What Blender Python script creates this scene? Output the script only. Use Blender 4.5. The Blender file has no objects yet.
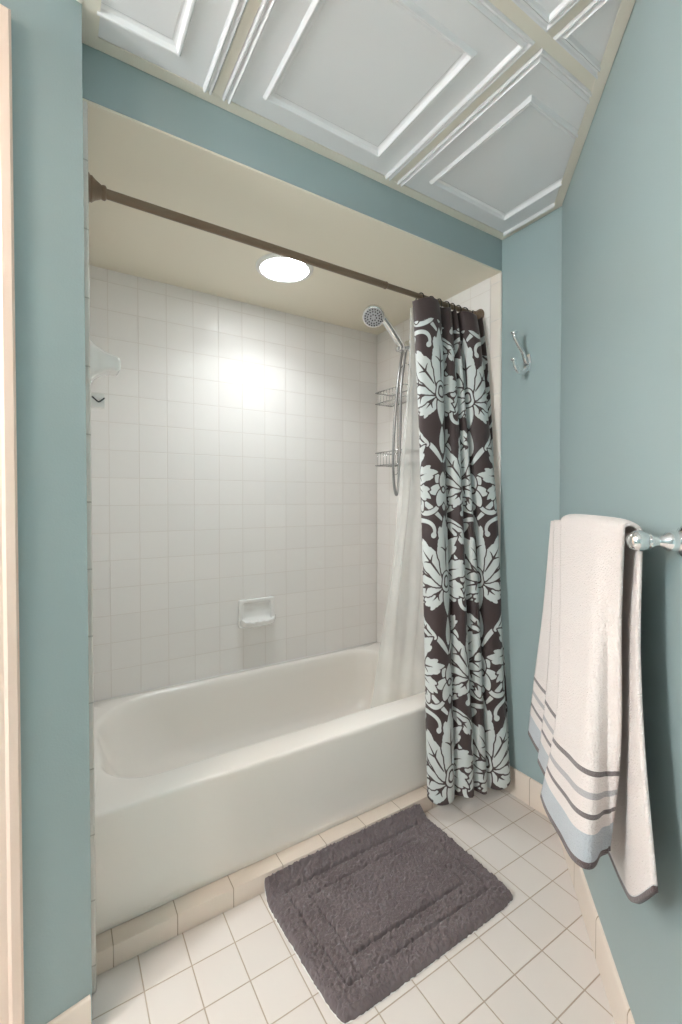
import bpy, bmesh, math, random
import numpy as np
from mathutils import Vector, Matrix, noise
random.seed(7)
sc = bpy.context.scene
COL = sc.collection
PI = math.pi

# ------------------------------------------------------------------ measures (metres)
CAM_H = 1.222
XL, YH, H, XS, YC = .0607, 1.249, 2.305, 1.587, .9825
ZS, YB, ZT, YT, YBASE = 2.1715, 2.1055, .3825, 1.342, 1.289
A_R = math.radians(46.715)
WR = Vector((-math.sin(A_R), -math.cos(A_R), 0))      # along the angled wall, towards the camera
WN = Vector((math.cos(A_R), -math.sin(A_R), 0))       # out of the room through the angled wall
WP = Vector((XS, YC, 0))
XW = XL-.0025
GC = Vector((XW, 1.1519, 0))                           # corner of the left wall
GD = Vector((-.981, -.1916, 0)).normalized()
GN = Vector((GD.y, -GD.x, 0))                          # into the room (towards -y)
if GN.y > 0: GN = -GN

def onwall(u, off, z):
    p = WP + WR * u - WN * off
    return Vector((p.x, p.y, z))

# ------------------------------------------------------------------ node helpers
def newmat(name):
    m = bpy.data.materials.new(name); m.use_nodes = True
    nt = m.node_tree; b = nt.nodes['Principled BSDF']
    return m, nt, b
def srgb(r, g, b):
    f = lambda c: (c/255/12.92) if c/255 <= .04045 else ((c/255+.055)/1.055)**2.4
    return (f(r), f(g), f(b), 1)
def N(nt, t, **kw):
    n = nt.nodes.new(t)
    for k, v in kw.items(): setattr(n, k, v)
    return n
def plain(name, col, rough=.5, metal=0, spec=.5, bump=0, bscale=200, var=0, coat=0):
    m, nt, b = newmat(name)
    b.inputs['Base Color'].default_value = col
    b.inputs['Roughness'].default_value = rough
    b.inputs['Metallic'].default_value = metal
    b.inputs['Specular IOR Level'].default_value = spec
    b.inputs['Coat Weight'].default_value = coat
    tc = N(nt, 'ShaderNodeTexCoord')
    if bump:
        nz = N(nt, 'ShaderNodeTexNoise'); nz.inputs['Scale'].default_value = bscale; nz.inputs['Detail'].default_value = 3
        nt.links.new(tc.outputs['Object'], nz.inputs['Vector'])
        bp = N(nt, 'ShaderNodeBump'); bp.inputs['Strength'].default_value = bump; bp.inputs['Distance'].default_value = .002
        nt.links.new(nz.outputs['Fac'], bp.inputs['Height']); nt.links.new(bp.outputs['Normal'], b.inputs['Normal'])
    if var:
        nz = N(nt, 'ShaderNodeTexNoise'); nz.inputs['Scale'].default_value = 3; nz.inputs['Detail'].default_value = 5
        nt.links.new(tc.outputs['Object'], nz.inputs['Vector'])
        mx = N(nt, 'ShaderNodeMix', data_type='RGBA')
        mx.inputs['A'].default_value = col
        mx.inputs['B'].default_value = tuple(c*(1-var) for c in col[:3])+(1,)
        nt.links.new(nz.outputs['Fac'], mx.inputs['Factor']); nt.links.new(mx.outputs['Result'], b.inputs['Base Color'])
    return m

def tile_mat(name, col, grout, axes, pitch, phase, mortar=.0022, rough=.13, bumpd=.0012, var=.03, wav=.22, smooth=.3, row=None, spec=.07):
    """square tile grid; axes picks which object coordinates run along the two tile directions"""
    m, nt, b = newmat(name)
    tc = N(nt, 'ShaderNodeTexCoord'); sep = N(nt, 'ShaderNodeSeparateXYZ'); nt.links.new(tc.outputs['Object'], sep.inputs[0])
    cmb = N(nt, 'ShaderNodeCombineXYZ')
    for i, a in enumerate(axes):
        ad = N(nt, 'ShaderNodeMath', operation='SUBTRACT'); ad.inputs[1].default_value = phase[i]
        nt.links.new(sep.outputs[a], ad.inputs[0]); nt.links.new(ad.outputs[0], cmb.inputs[i])
    br = N(nt, 'ShaderNodeTexBrick'); br.offset = 0; br.squash = 1
    br.inputs['Scale'].default_value = 1
    br.inputs['Brick Width'].default_value = pitch
    br.inputs['Row Height'].default_value = row or pitch
    br.inputs['Mortar Size'].default_value = mortar
    br.inputs['Mortar Smooth'].default_value = smooth
    br.inputs['Bias'].default_value = 0
    c2 = tuple(c*(1-var) for c in col[:3])+(1,)
    br.inputs['Color1'].default_value = col; br.inputs['Color2'].default_value = c2; br.inputs['Mortar'].default_value = grout
    nt.links.new(cmb.outputs[0], br.inputs['Vector'])
    b.inputs['Specular IOR Level'].default_value = spec
    nt.links.new(br.outputs['Color'], b.inputs['Base Color'])
    rr = N(nt, 'ShaderNodeMapRange'); rr.inputs['To Min'].default_value = rough; rr.inputs['To Max'].default_value = .8
    nt.links.new(br.outputs['Fac'], rr.inputs['Value']); nt.links.new(rr.outputs[0], b.inputs['Roughness'])
    inv = N(nt, 'ShaderNodeMath', operation='SUBTRACT'); inv.inputs[0].default_value = 1; nt.links.new(br.outputs['Fac'], inv.inputs[1])
    nz = N(nt, 'ShaderNodeTexNoise'); nz.inputs['Scale'].default_value = 9; nz.inputs['Detail'].default_value = 2
    nt.links.new(tc.outputs['Object'], nz.inputs['Vector'])
    b1 = N(nt, 'ShaderNodeBump'); b1.inputs['Strength'].default_value = wav; b1.inputs['Distance'].default_value = .006
    nt.links.new(nz.outputs['Fac'], b1.inputs['Height'])
    b2 = N(nt, 'ShaderNodeBump'); b2.inputs['Strength'].default_value = .8; b2.inputs['Distance'].default_value = bumpd
    nt.links.new(inv.outputs[0], b2.inputs['Height']); nt.links.new(b1.outputs['Normal'], b2.inputs['Normal'])
    nt.links.new(b2.outputs['Normal'], b.inputs['Normal'])
    return m

M = {}
PAINT = srgb(156, 173, 174)
M['paint'] = plain('blue_green_paint', PAINT, .42, spec=.35, bump=.12, bscale=260, var=.03)
M['cream'] = plain('cream_paint', srgb(235, 228, 210), .55, bump=.1, bscale=220)
TILE = srgb(236, 232, 228); GROUT = srgb(225, 219, 213)
M['tile_back'] = tile_mat('white_wall_tile_back', TILE, GROUT, 'XZ', .1157, (.189, .847), mortar=.0017)
M['tile_side'] = tile_mat('white_wall_tile_side', TILE, GROUT, 'YZ', .1157, (YB, .847), mortar=.0017)
M['tile_edge'] = tile_mat('white_edge_tile', srgb(233, 224, 215), GROUT, 'YZ', .054, (YH-.002, 1.668), row=.1555)
M['tile_edge_left'] = tile_mat('white_bullnose_left', srgb(226, 221, 214), srgb(190, 184, 176), 'YZ', 5.0, (0, .887), row=.1635)
M['floor'] = tile_mat('cream_floor_tile', srgb(217, 209, 202), srgb(180, 165, 148), 'XY', .1157, (.405, .836), mortar=.0018, rough=.32, wav=.06, row=.1165, var=.03)
M['base'] = tile_mat('base_tile', srgb(228, 214, 201), srgb(176, 158, 140), 'XZ', .161, (.115, -1), mortar=.0016, rough=.3, wav=.05, row=5.0)
M['base_y'] = tile_mat('base_tile_side', srgb(228, 214, 201), srgb(176, 158, 140), 'YZ', .155, (1.095, -1), mortar=.0016, rough=.3, wav=.05, row=5.0)
M['tub'] = plain('tub_enamel', srgb(236, 231, 224), .2, spec=.45)
M['chrome'] = plain('polished_chrome', (.82, .83, .84, 1), .09, metal=1)
M['chrome_soft'] = plain('satin_chrome', (.62, .62, .62, 1), .22, metal=1)
M['hose'] = plain('hose_metal', (.42, .42, .42, 1), .3, metal=1)
M['face'] = plain('grey_spray_plate', srgb(196, 198, 202), .25)
M['dark_rubber'] = plain('dark_rubber', srgb(52, 52, 56), .5)
M['bronze'] = plain('aged_bronze', srgb(138, 118, 98), .36, metal=.45, bump=.6, bscale=320, var=.35)
M['ring'] = plain('dark_ring_metal', srgb(40, 34, 32), .35, metal=.6)
M['ceramic'] = plain('white_glazed_ceramic', srgb(238, 236, 233), .12, coat=.3)
M['plastic'] = plain('white_plastic', srgb(236, 234, 230), .35)
M['panel'] = plain('glossy_white_panel', srgb(236, 236, 237), .2, spec=.5, bump=.03, bscale=8)
M['grid'] = plain('ivory_grid', srgb(230, 224, 210), .45)
M['casing'] = plain('casing_paint', srgb(238, 214, 198), .4)
M['void'] = plain('ceiling_void', srgb(90, 88, 86), .8)

def emit(name, col, st):
    m, nt, b = newmat(name)
    b.inputs['Base Color'].default_value = (.9, .9, .9, 1)
    b.inputs['Emission Color'].default_value = col; b.inputs['Emission Strength'].default_value = st
    return m
M['lens'] = emit('lit_lens', (.93, .97, 1, 1), 15)
M['dome'] = emit('lit_dome', (1, .80, .67, 1), 41)
M['globe'] = emit('fill_globe', (.98, .98, 1, 1), 59)  # globes of the added fill light

# ------------------------------------------------------------------ mesh helpers
def link(name, me, mat, parent=None, smooth=True, **props):
    o = bpy.data.objects.new(name, me); COL.objects.link(o)
    if mat is not None:
        for mm in (mat if isinstance(mat, (list, tuple)) else [mat]): me.materials.append(mm)
    if smooth:
        me.polygons.foreach_set('use_smooth', [True]*len(me.polygons))
    if parent is not None: o.parent = parent
    for k, v in props.items(): o[k] = v
    return o
def from_bm(name, bm, mat, parent=None, smooth=True, sharp=None, **props):
    bmesh.ops.recalc_face_normals(bm, faces=bm.faces)
    me = bpy.data.meshes.new(name); bm.to_mesh(me); bm.free()
    o = link(name, me, mat, parent, smooth, **props)
    if smooth and sharp is not None: me.set_sharp_from_angle(angle=math.radians(sharp))
    return o
def from_py(name, vs, fs, mat, parent=None, smooth=True, sharp=None, **props):
    me = bpy.data.meshes.new(name); me.from_pydata([tuple(v) for v in vs], [], fs); me.validate(); me.update()
    o = link(name, me, mat, parent, smooth, **props)
    if smooth and sharp is not None: me.set_sharp_from_angle(angle=math.radians(sharp))
    return o
def tagged(o, label, cat, group=None):
    o['label'] = label; o['category'] = cat
    if group: o['group'] = group
    return o
def empty(name, loc, label, cat, group=None):
    o = bpy.data.objects.new(name, None); COL.objects.link(o); o.location = loc; o.empty_display_size = .05
    sc.view_layers[0].update()
    return tagged(o, label, cat, group)
def adopt(child, parent):
    """parent while keeping world coordinates (all roots are unrotated)"""
    child.parent = parent
    child.matrix_parent_inverse = Matrix.Translation(-Vector(parent.location))
    return child
def add_box(bm, x0, x1, y0, y1, z0, z1, bev=0, seg=2, M4=None):
    r = bmesh.ops.create_cube(bm, size=1)
    vs = r['verts']
    for v in vs:
        v.co = Vector((x0+(v.co.x+.5)*(x1-x0), y0+(v.co.y+.5)*(y1-y0), z0+(v.co.z+.5)*(z1-z0)))
    if bev:
        es = list({e for v in vs for e in v.link_edges})
        rr = bmesh.ops.bevel(bm, geom=es, offset=bev, segments=seg, affect='EDGES', profile=.5)
        vs = list({v for v in rr['verts']} | {v for v in vs if v.is_valid})
    if M4 is not None:
        for v in vs: v.co = M4 @ v.co
    return vs
def add_prism(bm, poly, z0, z1):
    lo = [bm.verts.new((p[0], p[1], z0)) for p in poly]; hi = [bm.verts.new((p[0], p[1], z1)) for p in poly]
    n = len(poly)
    bm.faces.new(list(reversed(lo))); bm.faces.new(hi)
    for i in range(n): bm.faces.new((lo[i], lo[(i+1) % n], hi[(i+1) % n], hi[i]))
def add_tube(bm, pts, rad, n=10, caps=True, closed=False):
    pts = [Vector(p) for p in pts]
    if not hasattr(rad, '__len__'): rad = [rad]*len(pts)
    rings = []; up = None
    L = len(pts)
    for i, p in enumerate(pts):
        if closed: t = pts[(i+1) % L]-pts[(i-1) % L]
        else: t = pts[min(i+1, L-1)]-pts[max(i-1, 0)]
        t.normalize()
        if up is None:
            up = Vector((0, 0, 1)) if abs(t.z) < .9 else Vector((1, 0, 0))
        a = (up-t*up.dot(t)).normalized(); b = t.cross(a); up = a
        rings.append([bm.verts.new(p+(a*math.cos(2*PI*k/n)+b*math.sin(2*PI*k/n))*rad[i]) for k in range(n)])
    for i in range(L if closed else L-1):
        A, B = rings[i], rings[(i+1) % L]
        for k in range(n): bm.faces.new((A[k], A[(k+1) % n], B[(k+1) % n], B[k]))
    if caps and not closed:
        bm.faces.new(list(reversed(rings[0]))); bm.faces.new(rings[-1])
def add_lathe(bm, o, axis, prof, n=28, caps=True):
    """prof: list of (distance along axis, radius)"""
    o = Vector(o); ax = Vector(axis).normalized()
    a = ax.orthogonal().normalized(); b = ax.cross(a)
    rings = []
    for d, r in prof:
        rings.append([bm.verts.new(o+ax*d+(a*math.cos(2*PI*k/n)+b*math.sin(2*PI*k/n))*max(r, 1e-5)) for k in range(n)])
    for A, B in zip(rings, rings[1:]):
        for k in range(n): bm.faces.new((A[k], A[(k+1) % n], B[(k+1) % n], B[k]))
    if caps:
        bm.faces.new(list(reversed(rings[0]))); bm.faces.new(rings[-1])
def crom(P, n):
    """Catmull-Rom through the rows of P, n samples"""
    P = np.array(P, float); k = len(P)
    Q = np.vstack([2*P[0]-P[1], P, 2*P[-1]-P[-2]])
    out = []
    for t in np.linspace(0, k-1, n):
        i = min(int(t), k-2); f = t-i
        a, b, c, d = Q[i], Q[i+1], Q[i+2], Q[i+3]
        out.append(.5*(2*b+(c-a)*f+(2*a-5*b+4*c-d)*f*f+(3*b-a-3*c+d)*f**3))
    return np.array(out)
def arclen(P):
    d = np.r_[0, np.cumsum(np.linalg.norm(np.diff(P, axis=0), axis=1))]
    return d
def grid_faces(nr, nc, off=0):
    return [(off+r*nc+c, off+r*nc+c+1, off+(r+1)*nc+c+1, off+(r+1)*nc+c) for r in range(nr-1) for c in range(nc-1)]
def ST(o): o['kind'] = 'structure'; return o

# ------------------------------------------------------------------ the room shell
UR = 3.25                                                # how far the angled wall runs
R_END = WP+WR*UR
L_END = GC+GD*1.75
bm = bmesh.new(); add_box(bm, -2.6, 1.9, -1.6, 2.3, -.08, 0)
ST(from_bm('floor', bm, M['floor'], smooth=False))

bm = bmesh.new(); add_prism(bm, [(GC.x, GC.y), (GC.x, 2.3), (L_END.x-.1, 2.3), (L_END.x-.1, L_END.y)][::1], 0, 2.36)
ST(from_bm('wall_left', bm, M['paint'], smooth=False))
bm = bmesh.new()
q = [WP, R_END, R_END+WN*.12, WP+WN*.12]
add_prism(bm, [(p.x, p.y) for p in q], 0, 2.36)
ST(from_bm('wall_right', bm, M['paint'], smooth=False))
bm = bmesh.new(); add_prism(bm, [(XS+.0035, YC+.003), (XS+.0035, 2.3), (XS+.16, 2.3), (XS+.16, YC-.05), (XS+.08, YC-.08)], 0, 2.36)
ST(from_bm('wall_far_right', bm, M['paint'], smooth=False))
bm = bmesh.new(); add_box(bm, XW, XS+.003, YH, YH+.11, ZS+.006, 2.36)
ST(from_bm('wall_header', bm, M['paint'], smooth=False))
bm = bmesh.new(); add_box(bm, XW, XS+.003, YH+.0015, YB+.02, ZS, ZS+.0058)
ST(from_bm('ceiling_alcove', bm, M['cream'], smooth=False))
bm = bmesh.new(); add_box(bm, XL+.0005, XS+.003, YB, YB+.12, 0, ZS)
ST(from_bm('wall_back', bm, M['tile_back'], smooth=False))
bm = bmesh.new(); add_box(bm, XW+.0004, XL+.0125, YH+.055, YB, 0, ZS-.0005)
ST(from_bm('wall_alcove_left', bm, M['tile_side'], smooth=False))
bm = bmesh.new(); add_box(bm, XW+.0004, XL+.013, YH-.002, YH+.0545, 0, ZS-.0005, bev=.004, seg=3)
ST(from_bm('trim_1', bm, M['tile_edge_left'], smooth=True, sharp=50))
bm = bmesh.new(); add_box(bm, XS-.0045, XS+.0034, YH+.0545, YB, 0, ZS-.0005)
ST(from_bm('wall_alcove_right', bm, M['tile_side'], smooth=False))
bm = bmesh.new(); add_box(bm, XS-.0055, XS+.0034, YH-.003, YH+.054, 0, ZS-.0005, bev=.003, seg=3)
ST(from_bm('trim_2', bm, M['tile_edge'], smooth=True, sharp=50))
# walls the photograph does not reach, behind the camera
bm = bmesh.new(); add_box(bm, L_END.x-.1, R_END.x+.3, R_END.y-.12, R_END.y, 0, 2.36)
ST(from_bm('wall_rear', bm, M['paint'], smooth=False))
bm = bmesh.new(); add_box(bm, L_END.x-.22, L_END.x-.1, R_END.y-.12, 2.3, 0, 2.36)
ST(from_bm('wall_far_left', bm, M['paint'], smooth=False))

# left door casing: mitred boards with an eased edge
def gpt(t, out, z): p = GC+GD*t+GN*out; return (p.x, p.y, z)
bm = bmesh.new()
t0, t1, zc = .1285, .199, 2.185
prof = [(t0, 0), (t0, .015), (t0+.005, .019), (t0+.020, .019), (t0+.026, .016), (t1-.012, .014), (t1, .009), (t1, 0)]
lo = [bm.verts.new(gpt(t, o, 0)) for t, o in prof]
hi = [bm.verts.new(gpt(t, o, zc-(t-t0))) for t, o in prof]
far = [bm.verts.new(gpt(1.1, o, zc-(t-t0))) for t, o in prof]
n = len(prof)
for i in range(n):
    j = (i+1) % n
    bm.faces.new((lo[i], lo[j], hi[j], hi[i])); bm.faces.new((hi[i], hi[j], far[j], far[i]))
bm.faces.new(lo); bm.faces.new(far)
ST(from_bm('trim_3', bm, M['casing'], smooth=False))
# the door leaf beyond the casing (outside the photograph)
bm = bmesh.new()
vs = [gpt(t, o, z) for z in (.01, zc-.072) for t, o in ((t1+.002, .001), (t1+.002, .006), (1.05, .006), (1.05, .001))]
V = [bm.verts.new(v) for v in vs]
for f in ((0, 1, 2, 3), (4, 7, 6, 5), (0, 4, 5, 1), (1, 5, 6, 2), (2, 6, 7, 3), (3, 7, 4, 0)): bm.faces.new([V[i] for i in f])
ST(from_bm('door_1', bm, M['casing'], smooth=False))

# tile baseboards
BB = .109
def strip(name, a, b, nrm, z1, th, mat, lift=0):
    """a tile course along a-b standing on the floor, proud of the wall by th, its top edge eased"""
    a, b, nrm = Vector(a), Vector(b), Vector(nrm)
    prof = [(0, 0), (th, 0), (th, z1-.006), (th-.002, z1-.002), (th-.005, z1), (0, z1)]
    bm = bmesh.new()
    A = [bm.verts.new(a+nrm*o+Vector((0, 0, z))) for o, z in prof]; B = [bm.verts.new(b+nrm*o+Vector((0, 0, z))) for o, z in prof]
    for i in range(len(prof)):
        j = (i+1) % len(prof); bm.faces.new((A[i], A[j], B[j], B[i]))
    bm.faces.new(list(reversed(A))); bm.faces.new(B)
    return ST(from_bm(name, bm, mat, smooth=True, sharp=35))
strip('baseboard_far_right', (XS+.0035, YC+.004, 0), (XS+.0035, YH-.004, 0), (-1, 0, 0), BB, .009, M['base_y'])
strip('baseboard_right', WP+WR*.004, R_END, -WN, BB, .009, M['base_y'])
strip('baseboard_left', GC+GD*.004, GC+GD*(t0-.002), GN, .098, .009, M['base'])
# low tile course and ledge along the foot of the tub
bm = bmesh.new(); add_box(bm, XL+.0135, XS-.006, YBASE, YT+.004, 0, .0587, bev=.003, seg=2)
ST(from_bm('baseboard_tub', bm, M['base'], smooth=True, sharp=40))

# ------------------------------------------------------------------ suspended ceiling: panels in an ivory grid
PX0, PY0, PITCH = .377, .6585, .608
bm = bmesh.new(); add_box(bm, -2.6, 1.9, -1.6, 2.3, 2.36, 2.40)
ceil = ST(from_bm('ceiling', bm, M['void'], smooth=False))
prof = [(.000, .006), (.0125, .006), (.0132, -.001), (.016, -.006), (.019, -.006), (.022, -.001), (.026, .001), (.029, -.005), (.032, -.0075), (.035, -.0055), (.0385, .003),
        (.106, .004), (.109, -.003), (.1125, -.0065), (.116, -.0055), (.121, .005), (.127, .0085), (.130, .0085), (.133, .0065)]
def panel_bm(cx, cy):
    bm = bmesh.new(); rings = []
    for d, z in prof:
        h = PITCH/2-d-.0008
        rings.append([bm.verts.new((cx+sx*h, cy+sy*h, H+z)) for sx, sy in ((-1, -1), (1, -1), (1, 1), (-1, 1))])
    for A, B in zip(rings, rings[1:]):
        for k in range(4): bm.faces.new((A[k], A[(k+1) % 4], B[(k+1) % 4], B[k]))
    bm.faces.new(rings[-1])
    return bm
for i in range(-4, 2):
    for j in range(-4, 1):
        cx, cy = PX0+PITCH*(i+.5), PY0+PITCH*(j+.5)
        if min((Vector((cx+a*PITCH/2, cy+b*PITCH/2, 0))-WP).dot(WN) for a in (-1, 1) for b in (-1, 1)) > -.02: continue
        if cx < -2.3 or cy < -1.3: continue
        pb = panel_bm(cx, cy)
        for co, no in ((WP, WN), (Vector((XS, 0, 0)), Vector((1, 0, 0))), (Vector((0, YH, 0)), Vector((0, 1, 0)))):
            co2 = co-no*(.031 if no.y > .9 else .016 if no.x > .9 else .027)
            bmesh.ops.bisect_plane(pb, geom=pb.verts[:]+pb.edges[:]+pb.faces[:], plane_co=co2, plane_no=no, clear_outer=True)
        if len(pb.faces) == 0: pb.free(); continue
        if i == -1 and j == 0:                                # this one is notched round the corner of the left wall
            pc = pb.copy()
            for b_, cuts in ((pb, [(Vector((XW+.03, 0, 0)), Vector((-1, 0, 0)))]), (pc, [(Vector((XW+.03, 0, 0)), Vector((1, 0, 0))), (GC+GN*.024, -GN)])):
                for co2, no in cuts:
                    bmesh.ops.bisect_plane(b_, geom=b_.verts[:]+b_.edges[:]+b_.faces[:], plane_co=co2, plane_no=no, clear_outer=True)
            tmp = bpy.data.meshes.new('tmp'); pc.to_mesh(tmp); pc.free(); pb.from_mesh(tmp); bpy.data.meshes.remove(tmp)
        from_bm('ceiling_panel', pb, M['panel'], ceil, smooth=True, sharp=24)
def clip_right(bm):
    for co, no in ((WP, WN), (Vector((XS, 0, 0)), Vector((1, 0, 0))), (Vector((0, YH, 0)), Vector((0, 1, 0)))):
        bmesh.ops.bisect_plane(bm, geom=bm.verts[:]+bm.edges[:]+bm.faces[:], plane_co=co-no*.004, plane_no=no, clear_outer=True)
bm = bmesh.new()
for i in range(-3, 2): add_box(bm, PX0+PITCH*i-.012, PX0+PITCH*i+.012, -1.5, YH-.02, H+.0005, H+.004)
for j in range(-3, 1): add_box(bm, -2.5, 1.6, PY0+PITCH*j-.0135, PY0+PITCH*j+.0135, H-.0005, H+.0035)
clip_right(bm)
from_bm('grid_bar', bm, M['grid'], ceil, smooth=False)
def angle_trim(a, b, nin, w=.034, dz=0):
    bm = bmesh.new(); a, b, nin = Vector(a), Vector(b), Vector(nin)
    prof = [(o, z+dz) for o, z in ((.0015, H-.001), (.0015, H+.02), (.0028, H+.02), (.0028, H+.0015), (w, H+.0015), (w, H-.001))]
    A = [bm.verts.new((a+nin*o)+Vector((0, 0, z))) for o, z in prof]; B = [bm.verts.new((b+nin*o)+Vector((0, 0, z))) for o, z in prof]
    for i in range(6):
        j = (i+1) % 6; bm.faces.new((A[i], A[j], B[j], B[i]))
    bm.faces.new(A); bm.faces.new(B)
    return from_bm('wall_angle', bm, M['grid'], ceil, smooth=False)
angle_trim((XW+.002, YH, 0), (XS-.002, YH, 0), (0, -1, 0))
angle_trim((XW, GC.y-.034, 0), (XW, YH-.002, 0), (1, 0, 0), .036, -.0011)
angle_trim((XS+.0035, YC, 0), (XS+.0035, YH-.002, 0), (-1, 0, 0), .018, -.0011)
angle_trim(WP, R_END, -WN, .030, -.0022)
angle_trim(GC, L_END, GN, .034, -.0022)

# ------------------------------------------------------------------ bathtub
def rrect(x0, x1, y0, y1, r, nc=10, ns=(26, 12)):
    """r: radii for corners (x0y0, x1y0, x1y1, x0y1); constant point count"""
    out = []
    cs = [(x0+r[0], y0+r[0], r[0], PI, 1.5*PI), (x1-r[1], y0+r[1], r[1], 1.5*PI, 2*PI), (x1-r[2], y1-r[2], r[2], 0, .5*PI), (x0+r[3], y1-r[3], r[3], .5*PI, PI)]
    for k in range(4):
        cx, cy, rr, a0, a1 = cs[k]
        arc = [(cx+rr*math.cos(a0+(a1-a0)*t/nc), cy+rr*math.sin(a0+(a1-a0)*t/nc)) for t in range(nc+1)]
        out += arc
        nx = cs[(k+1) % 4]; b = (nx[0]+nx[2]*math.cos(nx[3]), nx[1]+nx[2]*math.sin(nx[3])); a = arc[-1]
        m = ns[k % 2]
        out += [(a[0]+(b[0]-a[0])*t/m, a[1]+(b[1]-a[1])*t/m) for t in range(1, m)]
    return out
tx0, tx1, ty1 = XL+.0135, XS-.0055, YB-.001
E4 = (.004,)*4
rings = [(rrect(tx0, tx1, YT+.003, ty1, E4), .0589), (rrect(tx0, tx1, YT+.003, ty1, E4), .062), (rrect(tx0, tx1, YT+.0015, ty1, E4), .064),
         (rrect(tx0, tx1, YT+.002, ty1, E4), .08), (rrect(tx0, tx1, YT+.001, ty1, E4), .34), (rrect(tx0, tx1, YT-.0005, ty1, E4), .362),
         (rrect(tx0, tx1, YT-.0005, ty1, E4), .372), (rrect(tx0, tx1, YT+.0015, ty1, E4), .378), (rrect(tx0, tx1, YT+.005, ty1-.001, E4), .3815), (rrect(tx0, tx1, YT+.010, ty1-.002, E4), ZT)]
bx0, bx1, by0, by1 = .100, 1.49, 1.446, 2.075
RR = (.16, .12, .12, .25)
def basin(ins, z, slope):
    r = [max(.05, a-ins*.3) for a in RR]
    return (rrect(bx0+ins+slope, bx1-ins, by0+ins*.8, by1-ins*.8, r), z)
for ins, z, sl in ((0, ZT, 0), (.006, ZT-.002, 0), (.013, ZT-.008, 0), (.019, ZT-.02, .001), (.025, ZT-.05, .004), (.032, .27, .02), (.042, .2, .05), (.055, .14, .09), (.075, .105, .13), (.1, .088, .16), (.14, .080, .2), (.2, .076, .24), (.25, .075, .3)):
    rings.append(basin(ins, z, sl))
vs = []; fs = []
for P, z in rings: vs += [(x, y, z) for x, y in P]
n = len(rings[0][0])
for r in range(len(rings)-1):
    for k in range(n):
        fs.append((r*n+k, r*n+(k+1) % n, (r+1)*n+(k+1) % n, (r+1)*n+k))
fs.append(tuple((len(rings)-1)*n+k for k in range(n)))
tub = from_py('bathtub', vs, fs, M['tub'], sharp=50)
tagged(tub, 'white built-in bathtub with a plain apron front in the tiled alcove', 'bathtub')
# dark sealant line along the back wall
bm = bmesh.new(); add_tube(bm, [(tx0+.004, YB-.003, ZT+.001), (1.0, YB-.003, ZT+.001), (tx1-.005, YB-.003, ZT+.001)], .0032, 8)
adopt(from_bm('sealant_bead', bm, M['ceramic']), tub)
bm = bmesh.new(); add_lathe(bm, (1.3, 1.76, .0752), (0, 0, 1), [(0, .034), (.002, .036), (.003, .034), (.003, .022), (.001, .02), (.0015, .001)])
adopt(from_bm('drain', bm, M['chrome']), tub)

# ------------------------------------------------------------------ alcove lamp
LC = Vector((.805, 1.705, ZS))
lamp = empty('recessed_light', LC, 'lit round recessed light in the cream alcove ceiling', 'light')
bm = bmesh.new(); add_lathe(bm, LC, (0, 0, -1), [(-.0004, .118), (.004, .117), (.008, .112), (.010, .104), (.009, .0985), (.0003, .0985)], 56, caps=False)
adopt(from_bm('trim_ring', bm, M['plastic']), lamp)
bm = bmesh.new(); add_lathe(bm, LC, (0, 0, -1), [(-.0004, .098), (.006, .098), (.008, .091), (.0095, .066), (.0105, .033), (.011, .001)], 48)
adopt(from_bm('lens', bm, M['lens']), lamp)
dl = bpy.data.lights.new('downlight', 'AREA'); dl.shape = 'DISK'; dl.size = .186; dl.energy = 1.8; dl.color = (.91, .967, 1); dl.spread = math.radians(130)
do = bpy.data.objects.new('downlight', dl); COL.objects.link(do); do.location = (0, 0, -.0125); do.parent = lamp
# room lamp behind the camera, over the middle of the bathroom
RC = Vector((-.75, .62, H-.0035))
rl = empty('ceiling_light', RC, 'round flush dome light on the panelled ceiling behind the viewer', 'light')
bm = bmesh.new(); add_lathe(bm, RC, (0, 0, -1), [(0, .17), (.02, .172), (.024, .165), (.024, .15), (.0, .15)], 48, caps=False)
adopt(from_bm('rim', bm, M['chrome_soft']), rl)
bm = bmesh.new(); add_lathe(bm, RC, (0, 0, -1), [(.001, .149), (.024, .149), (.05, .13), (.07, .09), (.078, .04), (.08, .001)], 48)
adopt(from_bm('dome', bm, M['dome']), rl)

# added fill light, built as a globe fixture on the unseen far left wall
VX, VY, VZ = L_END.x-.1, .60, 1.86
vl = empty('fill_light', (VX, VY, VZ), 'added upright three-globe fill light, out of view', 'light')
bm = bmesh.new(); add_box(bm, VX+.0003, VX+.03, VY-.05, VY+.05, VZ-.34, VZ+.34, bev=.008)
adopt(from_bm('backplate', bm, M['chrome_soft'], sharp=40), vl)
for dy in (-.25, 0, .25):
    bm = bmesh.new(); add_lathe(bm, (VX+.03, VY, VZ+dy), (1, 0, 0), [(0, .035), (.02, .033), (.03, .028)], 24)
    sk = adopt(from_bm('socket', bm, M['chrome_soft'], sharp=40), vl)
    bm = bmesh.new(); bmesh.ops.create_uvsphere(bm, u_segments=24, v_segments=14, radius=.085, matrix=Matrix.Translation((VX+.135, VY, VZ+dy)))
    adopt(from_bm('globe', bm, M['globe']), vl)

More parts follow.
